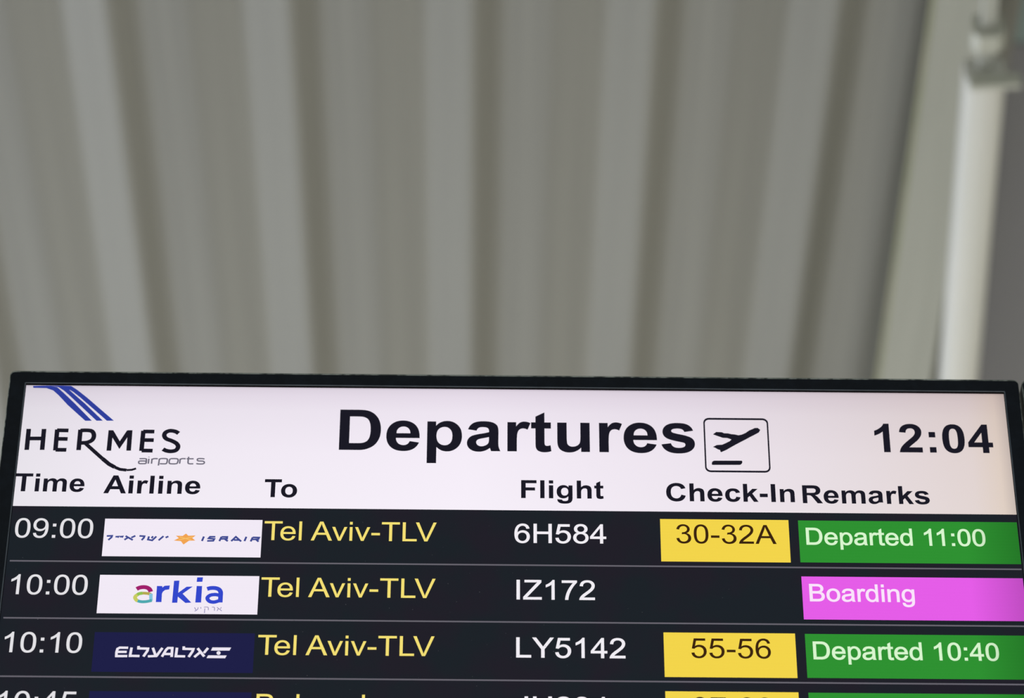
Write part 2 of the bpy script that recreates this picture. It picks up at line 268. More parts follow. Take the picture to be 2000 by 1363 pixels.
BOLD = {
    'A': (1479, 'M1471 0H1149L1021 333H435L314 0H0L571 1466H884ZM926 580L724 1124L526 580Z'),
    'C': (1479, 'M1087 539L1374 448Q1308 208 1154.5 91.5T765 -25Q473 -25 285 174.5T97 720Q97 1086 286 1288.5T783 1491Q1052 1491 1220 1332Q1320 1238 1370 1062L1077 992Q1051 1106 968.5 1172T768 1238Q605 1238 503.5 1121T402 742Q402 464 502 346T762 228Q880 228 965 303T1087 539Z'),
    'D': (1479, 'M150 1466H691Q874 1466 970 1438Q1099 1400 1191 1303T1331 1065.5T1379 728Q1379 555 1336 428Q1283 270 1186 172Q1112 98 985 44Q890 0 707 0H150ZM446 1218V248H667Q791 248 846 262Q918 280 965.5 323T1043 464.5T1073 731Q1073 897 1043 1001T959 1148Q905 1193 822 1210Q760 1218 579 1218Z'),
    'F': (1251, 'M151 0V1466H1156V1218H447V871H1059V623H447V0Z'),
    'I': (569, 'M140 0V1466H436V0Z'),
    'R': (1479, 'M150 0V1466H773Q1008 1466 1114.5 1426.5T1285 1286T1349 1056Q1349 895 1254.5 790T972 658Q1065 603 1126 537T1290 304L1475 0H1121L907 339Q793 521 751 568.5T662 633.5T521 651H446V0ZM446 846H665Q878 846 931 864T1014 926T1044 1034Q1044 1107 1005 1152T895 1209Q859 1214 677 1214H446Z'),
    'T': (1251, 'M479 0V1218H43V1466H1209V1218H775V0Z'),
    '0': (1139, 'M562 1472Q775 1472 895 1320Q1038 1140 1038 723Q1038 307 894 125Q775 -25 562 -25Q348 -25 217 139.5T86 726Q86 1140 230 1322Q349 1472 562 1472ZM562 1239Q511 1239 471 1206.5T409 1090Q380 981 380 723T406 368.5T471.5 240.5T562 208T653 240.5T715 357Q744 465 744 723T718 1077.5T652.5 1206T562 1239Z'),
    '1': (1139, 'M806 0H525V1059Q371 915 162 846V1101Q272 1137 401 1237.5T578 1472H806Z'),
    '2': (1139, 'M1036 261V0H51Q67 148 147 280.5T463 632Q653 809 696 872Q754 959 754 1044Q754 1138 703.5 1188.5T564 1239Q476 1239 424 1186T364 1010L84 1038Q108 1270 241 1371T573 1472Q790 1472 915 1354T1040 1060.5Q1040 960 1004 869T890 678.5Q838 608 702 484T530 319Q497 290 478 261Z'),
    '4': (1139, 'M636 0V295H36V541L672 1472H908V542H1090V295H908V0ZM636 542V1043L299 542Z'),
    ':': (682, 'M201 781V1062H482V781ZM201 0V281H482V0Z'),
    '-': (682, 'M80 391V672H601V391Z'),
    'a': (1139, 'M357 738L102 784Q145 938 250 1012T562 1086Q750 1086 842 1041.5T971.5 928.5T1009 678L1006 350Q1006 211 1019.5 145T1070 0H792Q781 28 765 83Q758 108 755 116Q683 46 601 11T426 -24Q262 -24 167.5 65T73 290Q73 380 116 450.5T236.5 558.5T454 623Q651 660 727 692V720Q727 801 687 835.5T536 870Q461 870 419 840.5T357 738ZM727 510Q673 492 556 467T403 418Q348 379 348 319Q348 260 392 217T504 174Q580 174 649 224Q700 262 716 317Q727 353 727 454Z'),
    'c': (1139, 'M1074 748L797 698Q783 781 733.5 823T605 865Q500 865 437.5 792.5T375 550Q375 361 438.5 283T609 205Q689 205 740 250.5T812 407L1088 360Q1045 170 923 73T596 -24Q363 -24 224.5 123T86 530Q86 793 225 939.5T601 1086Q795 1086 909.5 1002.5T1074 748Z'),
    'e': (1139, 'M762 338L1042 291Q988 137 871.5 56.5T580 -24Q303 -24 170 157Q65 302 65 523Q65 787 203 936.5T552 1086Q789 1086 926 929.5T1057 450H353Q356 328 419.5 260T578 192Q646 192 692.5 229T762 338ZM778 622Q775 741 716.5 803T574 865Q484 865 425 799.5T367 622Z'),
    'g': (1251, 'M121 -70L442 -109Q450 -165 479 -186Q519 -216 605 -216Q715 -216 770 -183Q807 -161 826 -112Q839 -77 839 17V172Q713 0 521 0Q307 0 182 181Q84 324 84 537Q84 804 212.5 945T532 1086Q729 1086 857 913V1062H1120V109Q1120 -79 1089 -172T1002 -318T852.5 -401T613 -431Q347 -431 236 -340T125 -110ZM372 553Q372 384 437.5 305.5T599 227Q702 227 773 307.5T844 546Q844 711 776 791T604 871Q503 871 437.5 792.5T372 553Z'),
    'h': (1251, 'M431 1466V927Q567 1086 756 1086Q853 1086 931 1050T1048.5 958T1102.5 834T1118 622V0H837V560Q837 708 823 748T773 811.5T684 835Q607 835 550 798T459 686.5Q431 612 431 531V0H150V1466Z'),
    'i': (569, 'M147 1206V1466H428V1206ZM147 0V1062H428V0Z'),
    'k': (1139, 'M137 0V1466H418V688L747 1062H1093L730 674L1119 0H816L549 477L418 340V0Z'),
    'l': (569, 'M147 0V1466H428V0Z'),
    'm': (1821, 'M126 1062H385V917Q524 1086 716 1086Q818 1086 893 1044T1016 917Q1086 1002 1167 1044T1340 1086Q1457 1086 1538 1038.5T1659 899Q1688 831 1688 679V0H1407V607Q1407 765 1378 811Q1339 871 1258 871Q1199 871 1147 835T1072 729.5Q1049 660 1049 510V0H768V582Q768 737 753 782T706.5 849T622 871Q561 871 509 836T434.5 735Q407 669 407 516V0H126Z'),
    'n': (1251, 'M1114 0H833V542Q833 714 815 764.5T756.5 843T659 871Q588 871 531.5 832T454 728.5Q433 664 433 481V0H152V1062H413V906Q552 1086 763 1086Q856 1086 933 1052.5T1049.5 967T1101.5 849Q1114 790 1114 660Z'),
    'o': (1251, 'M82 546Q82 686 151 817T346.5 1017T629 1086Q872 1086 1027.5 928T1183 530Q1183 287 1026.5 131.5T631 -24Q485 -24 353 42T151 235.5Q82 363 82 546ZM370 531Q370 374 444.5 290.5T628 207T811.5 290.5T885 533Q885 688 811.5 771.5T628 855T444.5 771.5Q370 688 370 531Z'),
    'p': (1251, 'M139 1062H401V906Q452 986 539 1036T732 1086Q917 1086 1046 941T1175 537Q1175 271 1045 123.5T730 -24Q642 -24 570.5 11T420 131V-450H139ZM417 549Q417 370 488 284.5T661 199Q759 199 824 277.5T889 535Q889 702 822 783T656 864Q553 864 485 784.5T417 549Z'),
    'r': (797, 'M416 0H135V1062H396V911Q463 1018 516.5 1052T638 1086Q734 1086 823 1033L736 788Q665 834 604 834Q545 834 504 801.5T439.5 684Q416 601 416 328Z'),
    's': (1139, 'M48 303L330 346Q348 264 403 221.5T557 179Q666 179 721 219Q758 247 758 294Q758 326 738 347Q717 367 644 384Q304 459 213 521Q87 607 87 760Q87 898 196 992T534 1086Q752 1086 858 1015T1004 805L739 756Q724 816 676.5 848T541 880Q430 880 382 849Q350 827 350 792Q350 762 378 741Q416 713 640.5 662T954 537Q1042 461 1042 325Q1042 177 918 76.5T552 -24Q333 -24 205.5 65T48 303Z'),
    't': (682, 'M634 1062V838H442V410Q442 280 447.5 258.5T472.5 223T519 209Q556 209 621 234L645 16Q552 -24 434 -24Q362 -24 304 0T219 63T181 166Q173 211 173 349V838H44V1062H173V1273L442 1430V1062Z'),
    'u': (1251, 'M1106 0H845V159Q787 74 692.5 25T493 -24Q386 -24 301 23T178 155T140 390V1062H421V574Q421 350 436.5 299.5T493 219.5T597 190Q670 190 728 230T806.5 329Q828 389 828 614V1062H1106Z'),
}
# marks, millimetres on the screen (u right, v down): colour, stroke width or None for a filled shape, points
LOGOS = {
    'stripes': [
        ('blue', None, [(7.1, 1.1), (14.3, 0.7), (25.3, 0.4), (32.4, 2.4), (39.2, 9.1), (52.0, 22.6), (71.6, 44.7), (64.8, 44.8), (45.3, 25.2), (34.6, 12.6), (28.6, 6.7), (21.4, 3.7), (7.6, 3.5)]),
        ('blue', None, [(25.3, 0.4), (37.7, 0.3), (43.6, 4.0), (51.1, 11.6), (63.1, 23.3), (82.9, 44.5), (76.4, 44.6), (57.7, 25.1), (45.6, 12.5), (39.6, 6.6), (33.8, 2.4)]),
        ('blue', None, [(37.7, 0.3), (46.8, 0.7), (53.4, 5.6), (63.8, 14.8), (94.3, 44.4), (87.1, 44.5), (70.3, 28.0), (56.9, 14.9), (49.4, 8.2), (42.9, 4.0)]),
    ],
    'logo_caps': [
        ('ink', 4.75, [(7.6, 55.6), (7.8, 82.0)]),
        ('ink', 4.75, [(23.3, 55.5), (23.6, 81.8)]),
        ('ink', 4.75, [(7.6, 67.7), (23.3, 67.5)]),
        ('ink', 4.75, [(36.9, 56.0), (37.2, 82.3)]),
        ('ink', 4.75, [(36.7, 57.1), (48.6, 57.2)]),
        ('ink', 4.75, [(36.8, 67.8), (48.6, 67.9)]),
        ('ink', 4.75, [(37.4, 81.5), (48.4, 81.5)]),
        ('ink', 4.75, [(60.8, 56.0), (60.9, 81.7)]),
        ('ink', 4.75, [(92.1, 56.4), (91.9, 82.1)]),
        ('ink', 4.75, [(92.5, 57.5), (102.4, 75.0), (111.0, 57.3)]),
        ('ink', 4.75, [(112.0, 56.2), (112.2, 81.8)]),
        ('ink', 4.75, [(125.6, 56.7), (125.3, 82.0)]),
        ('ink', 4.75, [(125.4, 57.7), (137.0, 57.7)]),
        ('ink', 4.75, [(125.4, 68.4), (137.1, 68.4)]),
        ('ink', 4.75, [(125.5, 81.5), (136.8, 81.6)]),
    ],
    'logo_word': [
        ('ink', 4.75, [(60.8, 57.2), (67.1, 56.8), (72.7, 57.9), (75.2, 62.8), (74.1, 68.6), (69.0, 72.0), (61.3, 72.8)]),
        ('ink', 4.75, [(162.1, 59.6), (158.2, 57.2), (152.7, 56.5), (148.5, 58.8), (147.5, 62.8), (149.9, 66.6), (155.6, 69.1), (160.6, 72.3), (162.6, 76.3), (160.7, 80.7), (155.7, 82.2), (150.6, 81.4), (147.2, 79.5)]),
        ('ink', 4.1, [(67.0, 73.0), (71.8, 77.8), (78.9, 84.9), (86.2, 92.1)]),
        ('ink', 4.5, [(86.2, 92.1), (93.5, 98.8), (99.5, 102.5)]),
        ('ink', 3.6, [(99.5, 102.5), (104.9, 105.1), (111.7, 106.0)]),
        ('ink', 2.5, [(111.7, 106.0), (117.1, 105.6), (121.4, 103.9)]),
    ],
    'logo_small_word': [
        ('grey', 1.6, [(124.0, 91.7), (130.0, 91.6), (131.2, 92.9), (131.0, 97.9)]),
        ('grey', 1.6, [(131.1, 94.6), (124.5, 94.6), (123.5, 96.3), (124.8, 97.8), (130.9, 97.7)]),
        ('grey', 1.6, [(133.6, 91.6), (133.4, 97.8)]),
        ('grey', 1.6, [(133.6, 89.2), (133.5, 89.9)]),
        ('grey', 1.6, [(136.8, 91.5), (136.7, 97.8)]),
        ('grey', 1.6, [(136.8, 92.9), (138.6, 91.5), (142.7, 91.5)]),
        ('grey', 1.6, [(144.4, 91.5), (143.9, 100.0)]),
        ('grey', 1.6, [(144.3, 92.8), (145.8, 91.4), (151.5, 91.4), (152.6, 93.0), (152.3, 96.3), (151.0, 97.7), (145.1, 97.7)]),
        ('grey', 1.6, [(155.9, 91.3), (162.1, 91.3), (163.6, 92.9), (163.2, 95.9), (162.0, 97.5), (156.0, 97.6), (154.6, 96.0), (154.9, 92.7), (155.9, 91.3)]),
        ('grey', 1.6, [(165.7, 91.2), (165.4, 97.5)]),
        ('grey', 1.6, [(165.6, 92.5), (167.3, 91.2), (171.3, 91.2)]),
        ('grey', 1.6, [(174.2, 88.8), (173.9, 95.8), (175.3, 97.4), (179.4, 97.4)]),
        ('grey', 1.6, [(172.2, 91.3), (179.4, 91.2)]),
        ('grey', 1.6, [(190.4, 91.6), (189.0, 91.0), (184.2, 91.0), (183.2, 92.4), (184.4, 93.8), (189.1, 94.1), (190.6, 95.6), (189.3, 97.4), (183.9, 97.5), (182.6, 96.7)]),
    ],
    'plane': [
        ('ink', None, [(712.7, 54.9), (716.1, 51.8), (721.9, 52.0), (724.3, 53.3), (728.4, 53.4), (731.9, 54.4), (735.4, 54.7), (738.9, 55.7), (742.4, 54.9), (746.5, 52.7), (750.2, 49.6), (756.4, 46.3), (759.2, 46.2), (761.9, 48.6), (760.2, 52.0), (755.0, 55.4), (750.9, 57.9), (745.7, 61.3), (739.5, 65.1), (732.3, 69.8), (726.1, 74.1), (720.4, 77.2), (719.5, 76.0), (719.5, 74.5), (717.0, 73.6), (714.6, 71.8), (712.1, 70.6), (716.2, 68.2), (721.8, 67.7), (725.9, 65.5), (729.5, 63.4), (731.6, 61.1), (727.6, 59.4), (722.6, 59.1), (717.6, 57.0)]),
        ('ink', None, [(711.8, 88.3), (713.0, 87.8), (740.9, 87.5), (741.7, 88.1), (741.5, 90.5), (740.2, 92.2), (738.9, 92.8), (710.8, 93.1), (710.1, 92.1), (710.6, 89.4)]),
    ],
    'mark_a': [
        ('navy', 2.0, [(97.7, 186.4), (103.0, 186.1), (102.6, 187.9), (99.6, 191.2)]),
        ('navy', 2.0, [(106.5, 187.3), (109.5, 187.0), (108.7, 188.3)]),
        ('navy', 2.0, [(110.8, 187.2), (113.5, 186.9), (113.0, 188.2)]),
        ('navy', 2.0, [(116.6, 186.2), (124.2, 191.0)]),
        ('navy', 2.0, [(115.7, 190.8), (119.3, 188.0)]),
        ('navy', 2.0, [(126.5, 185.9), (122.5, 188.1)]),
        ('navy', 2.0, [(130.5, 186.0), (135.6, 186.3), (135.2, 188.0), (133.1, 191.1)]),
        ('navy', 2.0, [(140.2, 186.4), (139.4, 190.3), (143.7, 191.2), (147.6, 186.4)]),
        ('navy', 2.0, [(144.2, 186.2), (142.9, 188.7)]),
        ('navy', 2.0, [(154.8, 186.0), (150.1, 191.1)]),
        ('navy', 2.0, [(156.9, 187.8), (159.7, 186.3)]),
        ('navy', 2.0, [(195.4, 186.0), (193.7, 191.5)]),
        ('navy', 2.0, [(206.9, 186.3), (201.6, 186.3), (200.2, 188.2), (206.0, 188.9), (205.0, 191.1), (198.9, 191.3)]),
        ('navy', 2.0, [(213.1, 186.2), (211.2, 191.5)]),
        ('navy', 2.0, [(213.1, 186.4), (218.8, 186.3), (218.7, 188.4), (212.8, 188.8)]),
        ('navy', 2.0, [(216.6, 189.0), (219.7, 191.4)]),
        ('navy', 2.0, [(223.1, 191.4), (227.5, 186.1), (233.1, 191.6)]),
        ('navy', 2.0, [(225.6, 189.9), (231.5, 189.9)]),
        ('navy', 2.0, [(238.1, 185.9), (236.4, 191.2)]),
        ('navy', 2.0, [(244.5, 186.5), (242.7, 191.6)]),
        ('navy', 2.0, [(244.5, 186.6), (250.9, 186.8), (250.2, 188.8), (244.2, 189.1)]),
        ('navy', 2.0, [(248.1, 189.3), (250.6, 191.7)]),
        ('orange', None, [(177.2, 182.7), (179.7, 185.3), (187.1, 184.9), (183.8, 188.0), (187.0, 191.0), (180.7, 191.3), (175.4, 195.9), (172.6, 191.9), (165.4, 191.2), (170.3, 188.2), (167.1, 185.4), (173.9, 185.6)]),
        ('amber', 0.9, [(170.0, 190.5), (184.2, 186.7)]),
        ('amber', 0.9, [(171.0, 186.8), (182.7, 190.4)]),
    ],
    'mark_b': [
        ('magenta', 4.6, [(132.1, 249.0), (135.2, 247.3), (139.0, 246.7), (142.4, 247.3), (145.1, 249.3), (146.4, 252.2)]),
        ('green_b', 3.6, [(133.0, 256.0), (135.1, 254.5), (138.5, 253.8)]),
        ('olive', 3.2, [(138.4, 253.8), (142.9, 254.1), (146.9, 255.1)]),
        ('sky', 3.4, [(146.8, 254.3), (146.9, 258.2), (147.4, 262.7)]),
        ('yellow_b', 3.8, [(133.3, 255.8), (131.7, 257.4), (131.3, 259.4), (132.7, 261.8), (134.3, 263.0)]),
        ('teal', 3.4, [(134.1, 262.9), (138.0, 263.9), (143.0, 263.6), (148.2, 262.2)]),
        ('royal', None, [(152.1, 245.3), (157.5, 245.3), (157.8, 264.1), (152.2, 264.1)]),
        ('royal', None, [(157.0, 247.6), (159.7, 245.0), (164.9, 244.5), (164.5, 249.2), (160.5, 249.9), (158.3, 252.2), (157.7, 254.2)]),
        ('royal', None, [(168.7, 239.0), (174.0, 238.7), (173.5, 264.7), (168.3, 264.8)]),
        ('royal', None, [(173.3, 253.4), (181.6, 245.9), (187.7, 245.6), (178.2, 254.1), (187.4, 264.4), (181.6, 264.9), (173.3, 257.3)]),
        ('royal', None, [(191.6, 244.9), (197.0, 244.9), (197.1, 264.2), (191.3, 264.3)]),
        ('royal', None, [(191.5, 234.8), (197.3, 234.6), (197.0, 239.9), (191.3, 240.1)]),
        ('royal', 4.6, [(202.2, 248.3), (205.7, 247.2), (210.2, 247.2), (213.9, 248.7), (215.8, 251.9), (216.0, 256.2), (216.1, 264.0)]),
        ('royal', 4.0, [(215.2, 255.7), (210.6, 254.8), (205.6, 255.7), (203.0, 258.9), (205.2, 262.6), (210.0, 263.6), (215.6, 261.6)]),
        ('violet', 0.75, [(190.9, 270.0), (192.7, 273.2)]),
        ('violet', 0.75, [(194.5, 269.9), (193.9, 272.6), (191.2, 274.4)]),
        ('violet', 0.75, [(197.0, 269.7), (197.5, 271.4)]),
        ('violet', 0.75, [(200.3, 269.7), (204.2, 269.7), (204.8, 273.1)]),
        ('violet', 0.75, [(201.2, 271.2), (201.1, 276.4)]),
        ('violet', 0.75, [(208.1, 269.6), (210.6, 269.9), (210.8, 273.7)]),
        ('violet', 0.75, [(213.2, 269.6), (218.1, 273.9)]),
        ('violet', 0.75, [(217.5, 269.5), (216.6, 271.5)]),
        ('violet', 0.75, [(214.6, 271.3), (213.5, 273.9)]),
    ],
    'mark_c': [
        ('white', 2.6, [(128.6, 317.2), (120.3, 317.1), (118.2, 318.6), (117.5, 322.6), (117.7, 326.8), (128.4, 326.7)]),
        ('white', 2.6, [(118.1, 322.0), (127.5, 321.9)]),
        ('white', 2.6, [(131.9, 316.9), (131.1, 326.4), (140.4, 326.5)]),
        ('white', 2.6, [(138.7, 315.1), (138.8, 317.8), (148.0, 318.0), (147.7, 320.5), (144.2, 327.1)]),
        ('white', 2.6, [(152.8, 317.0), (156.1, 325.9)]),
        ('white', 2.6, [(162.2, 317.0), (157.0, 326.3), (148.6, 326.8)]),
        ('white', 2.6, [(162.4, 327.1), (166.0, 319.2), (167.7, 317.1), (171.9, 317.1), (171.9, 327.3)]),
        ('white', 2.6, [(165.0, 324.0), (171.6, 323.9)]),
        ('white', 2.6, [(176.5, 316.7), (176.0, 326.4), (185.1, 326.5)]),
        ('white', 2.6, [(183.1, 315.1), (183.2, 317.9), (192.6, 318.1), (192.1, 320.4), (188.6, 327.2)]),
        ('white', 2.6, [(196.8, 317.1), (203.8, 326.5)]),
        ('white', 2.6, [(194.1, 327.3), (199.7, 321.4)]),
        ('white', 2.6, [(207.0, 316.7), (203.2, 322.5)]),
        ('white', None, [(211.3, 316.0), (229.7, 316.0), (228.2, 319.5), (210.0, 319.7)]),
        ('white', None, [(219.7, 322.3), (219.4, 323.4), (218.8, 324.2), (217.8, 324.5), (216.8, 324.3), (216.0, 323.5), (215.6, 322.4), (215.8, 321.3), (216.5, 320.5), (217.5, 320.2), (218.6, 320.4), (219.3, 321.2)]),
        ('white', None, [(207.6, 325.1), (225.8, 325.1), (224.4, 328.3), (206.1, 328.3)]),
    ],
}

# ------------------------------------------------------------------ the monitor
Z0 = 3.64051                     # height of the top edge of the lit picture
SW, SH = 1018.0, 573.0           # the lit picture in millimetres
CUX, BASEZ = SW/2, SH+22.0       # the thing's origin: middle of the casing's lower edge
monitor = empty('departures_monitor', (CUX/1000, 0, Z0-BASEZ/1000), category='monitor',
                label='large black-framed flat screen showing a list of flight departures, seen from below')
def W3(u, v, y=0.0): return ((u-CUX)/1000, y/1000, (BASEZ-v)/1000)   # u right, v down, y away from the viewer, all mm

def plastic(name, base, tone_span, pale_tone, thr):
    m, nt, out = newmat(name)
    p = nd(nt, 'ShaderNodeBsdfPrincipled'); nt.links.new(p.outputs[0], out.inputs[0]); p.inputs['Roughness'].default_value = 0.42
    p.inputs['Specular IOR Level'].default_value = 0.2
    tc = nd(nt, 'ShaderNodeTexCoord')
    mp = nd(nt, 'ShaderNodeMapping'); mp.inputs['Scale'].default_value = (60, 120, 60)
    nz = nd(nt, 'ShaderNodeTexNoise'); nz.inputs['Scale'].default_value = 1.0; nz.inputs['Detail'].default_value = 6; nz.inputs['Roughness'].default_value = 0.7
    nt.links.new(tc.outputs['Object'], mp.inputs[0]); nt.links.new(mp.outputs[0], nz.inputs[0])
    cr = nd(nt, 'ShaderNodeValToRGB'); cr.color_ramp.elements[0].position = thr; cr.color_ramp.elements[1].position = min(1, thr+tone_span)
    cr.color_ramp.elements[0].color = rgb(base); cr.color_ramp.elements[1].color = rgb(pale_tone)
    nt.links.new(nz.outputs[0], cr.inputs[0]); nt.links.new(cr.outputs[0], p.inputs['Base Color'])
    n2 = nd(nt, 'ShaderNodeTexNoise'); n2.inputs['Scale'].default_value = 900; b = nd(nt, 'ShaderNodeBump')
    b.inputs['Strength'].default_value = 0.15; b.inputs['Distance'].default_value = 0.0003
    nt.links.new(tc.outputs['Object'], n2.inputs[0]); nt.links.new(n2.outputs[0], b.inputs['Height']); nt.links.new(b.outputs[0], p.inputs['Normal'])
    return m
m_bezel = plastic('black_bezel_plastic', '#10171e', 0.25, '#171f27', 0.45)
m_edge = plastic('scuffed_edge_highlight', '#4b524d', 0.12, '#b4bdb4', 0.44)  # pale crest paints in the edge highlight, broken up by scuffs
m_rim = plastic('grey_bezel_rim', '#5d6761', 0.3, '#85908a', 0.40)  # grey-green band outside the pale crest, tone varied by noise
m_lip = paint('bezel_lip_glint', '#4a535b', '#59636c', rough=0.3, nscale=20)  # lighter colour stands in for the reflection along the inner crease
m_inner = paint('bezel_inner_wall', '#020203', '#050506', rough=0.9, nscale=20, spec=0.1)
m_case = paint('casing_metal', '#17191c', '#1d2023', rough=0.5, nscale=10)

def rring(l, r, t, b, rad, y, n=6):
    """rounded rectangle in the screen's plane, clockwise from the top left"""
    pts = []
    for cx_, cy_, a0 in ((l+rad, t+rad, 180), (r-rad, t+rad, 270), (r-rad, b-rad, 0), (l+rad, b-rad, 90)):
        for k in range(n+1):
            a = math.radians(a0+90*k/n); pts.append(W3(cx_+rad*math.cos(a), cy_+rad*math.sin(a), y))
    return pts
def loft(name, rings, mats, bands, parent, caps=(False, False), **props):
    v = [p for r in rings for p in r]; n = len(rings[0]); f, fm = [], []
    for i in range(len(rings)-1):
        for k in range(n): f.append((i*n+k, i*n+(k+1) % n, (i+1)*n+(k+1) % n, (i+1)*n+k)); fm.append(bands[i])
    if caps[0]: f.append(tuple(range(n))); fm.append(bands[0])
    if caps[1]: f.append(tuple((len(rings)-1)*n+k for k in range(n))); fm.append(bands[-1])
    return obj(name, v, f, None, parent, mats=mats, fm=fm, **props)
OL, OR_, OT, OB = -17.4, SW+15.9, -15.8, SH+20.0
def casing(root):
    def R(i, rad, y): return rring(OL+i, OR_-i, OT+i, OB-i, rad, y)
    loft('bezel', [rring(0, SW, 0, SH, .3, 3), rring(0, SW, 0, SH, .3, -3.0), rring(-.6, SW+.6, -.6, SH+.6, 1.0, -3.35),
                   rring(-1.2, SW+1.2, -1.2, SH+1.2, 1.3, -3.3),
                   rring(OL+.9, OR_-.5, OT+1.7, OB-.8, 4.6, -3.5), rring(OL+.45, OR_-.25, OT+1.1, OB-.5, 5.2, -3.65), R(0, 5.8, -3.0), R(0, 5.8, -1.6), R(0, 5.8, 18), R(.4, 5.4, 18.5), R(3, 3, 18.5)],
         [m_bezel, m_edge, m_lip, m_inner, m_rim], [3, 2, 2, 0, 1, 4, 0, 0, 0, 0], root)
    loft('rear_casing', [rring(OL+3, OR_-3, OT+3, OB-3, 4, 18.4), rring(OL+4, OR_-4, OT+6, OB-4, 5, 30), rring(OL+60, OR_-60, OT+50, OB-50, 12, 62),
                         rring(OL+64, OR_-64, OT+54, OB-54, 12, 64)], [m_case], [0, 0, 0], root, caps=(False, True))
    x0, y0, z1 = 0.0, 0.0635, 0.42
    box('wall_bracket', -.20, .20, .064, .084, .16, .44, m_case, root, b=.003)
    box('support_post', -.045, .045, .084, .174, -(Z0-BASEZ/1000), .46, m_case, root, b=.004)
    box('post_foot', -.2, .2, -.04, .30, -(Z0-BASEZ/1000), -(Z0-BASEZ/1000)+.015, m_case, root, b=.003)
casing(monitor)

# the liquid crystal panel and its picture
def header_mat():
    m, nt, out = newmat('lit_header_white')
    e = nd(nt, 'ShaderNodeEmission'); nt.links.new(e.outputs[0], out.inputs[0])
    tc = nd(nt, 'ShaderNodeTexCoord'); sp = nd(nt, 'ShaderNodeSeparateXYZ'); nt.links.new(tc.outputs['Object'], sp.inputs[0])
    def ramp(sock, lo, hi, stops):
        mr = nd(nt, 'ShaderNodeMapRange'); mr.inputs['From Min'].default_value = lo; mr.inputs['From Max'].default_value = hi
        nt.links.new(sock, mr.inputs['Value']); cr = nd(nt, 'ShaderNodeValToRGB'); el = cr.color_ramp.elements
        el[0].position, el[0].color = stops[0][0], rgb(stops[0][1]); el[1].position, el[1].color = stops[-1][0], rgb(stops[-1][1])
        for pos, c in stops[1:-1]:
            q = el.new(pos); q.color = rgb(c)
        nt.links.new(mr.outputs[0], cr.inputs[0]); return cr.outputs[0]
    # backlight falls off towards the frame, and the panel warms towards its right edge
    a = ramp(sp.outputs['X'], (0-CUX)/1000, (SW-CUX)/1000, [(0, '#e9e5ec'), (.10, '#f1ebf4'), (.45, '#f7f0fa'), (.68, '#efe7f0'), (.85, '#e7dde0'), (.96, '#e3d6d3'), (.988, '#e0d0c4'), (1, '#c8bab2')])
    b = ramp(sp.outputs['Z'], (BASEZ-150.8)/1000, BASEZ/1000, [(0, '#ffffff'), (.45, '#fdfcfd'), (.8, '#f6f4f6'), (.93, '#eeeaee'), (.985, '#e6e2e6'), (1, '#cfc9cf')])
    mx = nd(nt, 'ShaderNodeMix', data_type='RGBA', blend_type='MULTIPLY'); mx.inputs['Factor'].default_value = 1.0
    nt.links.new(a, mx.inputs['A']); nt.links.new(b, mx.inputs['B']); nt.links.new(mx.outputs['Result'], e.inputs['Color'])
    m.cycles.emission_sampling = 'NONE'
    return m
m_header = header_mat()
def dark_mat():
    m, nt, out = newmat('lit_black_of_the_panel')
    e = nd(nt, 'ShaderNodeEmission'); g = nd(nt, 'ShaderNodeBsdfGlossy'); g.inputs['Roughness'].default_value = 0.5; g.inputs['Color'].default_value = (.008, .008, .009, 1)
    ad = nd(nt, 'ShaderNodeAddShader'); nt.links.new(e.outputs[0], ad.inputs[0]); nt.links.new(g.outputs[0], ad.inputs[1]); nt.links.new(ad.outputs[0], out.inputs[0])
    tc = nd(nt, 'ShaderNodeTexCoord'); nz = nd(nt, 'ShaderNodeTexNoise'); nz.inputs['Scale'].default_value = 14; nz.inputs['Detail'].default_value = 3
    cr = nd(nt, 'ShaderNodeValToRGB'); cr.color_ramp.elements[0].position = .42; cr.color_ramp.elements[1].position = .6
    cr.color_ramp.elements[0].color = rgb('#1a2026'); cr.color_ramp.elements[1].color = rgb('#1f1d26')
    nt.links.new(tc.outputs['Object'], nz.inputs[0]); nt.links.new(nz.outputs[0], cr.inputs[0]); nt.links.new(cr.outputs[0], e.inputs['Color'])
    m.cycles.emission_sampling = 'NONE'
    return m
m_dark = dark_mat()
LIT = {k: lit('lit_'+k, c, l) for k, (c, l) in {
    'blue': ('#2f3f9c', 0), 'ink': ('#1b1a25', 0), 'grey': ('#726f7d', 0), 'navy': ('#414c92', 0), 'orange': ('#f2a552', 0), 'amber': ('#f7c56c', 0),
    'magenta': ('#a01f6b', 0), 'green_b': ('#92c050', 0), 'olive': ('#b5a94e', 0), 'yellow_b': ('#c8cc62', 0), 'teal': ('#4fa9b0', 0), 'sky': ('#84c6de', 0),
    'royal': ('#3448cc', 0), 'violet': ('#8f88b4', 0), 'white': ('#ece6f2', 0), 'time_white': ('#e4e2e6', 0), 'flight_white': ('#f2eef4', 0),
    'gold': ('#f4df74', .06), 'amber_box': ('#f3d54b', .035), 'brown': ('#3a2410', 0), 'green_box': ('#2f9132', .09), 'pink_box': ('#e55de8', .02),
    'mint': ('#d9f6cf', .05), 'rose_white': ('#fae3fb', .02), 'logo_white': ('#f2eaf6', .01), 'navy_box': ('#1f2048', 0), 'rule': ('#67646d', 0)}.items()}

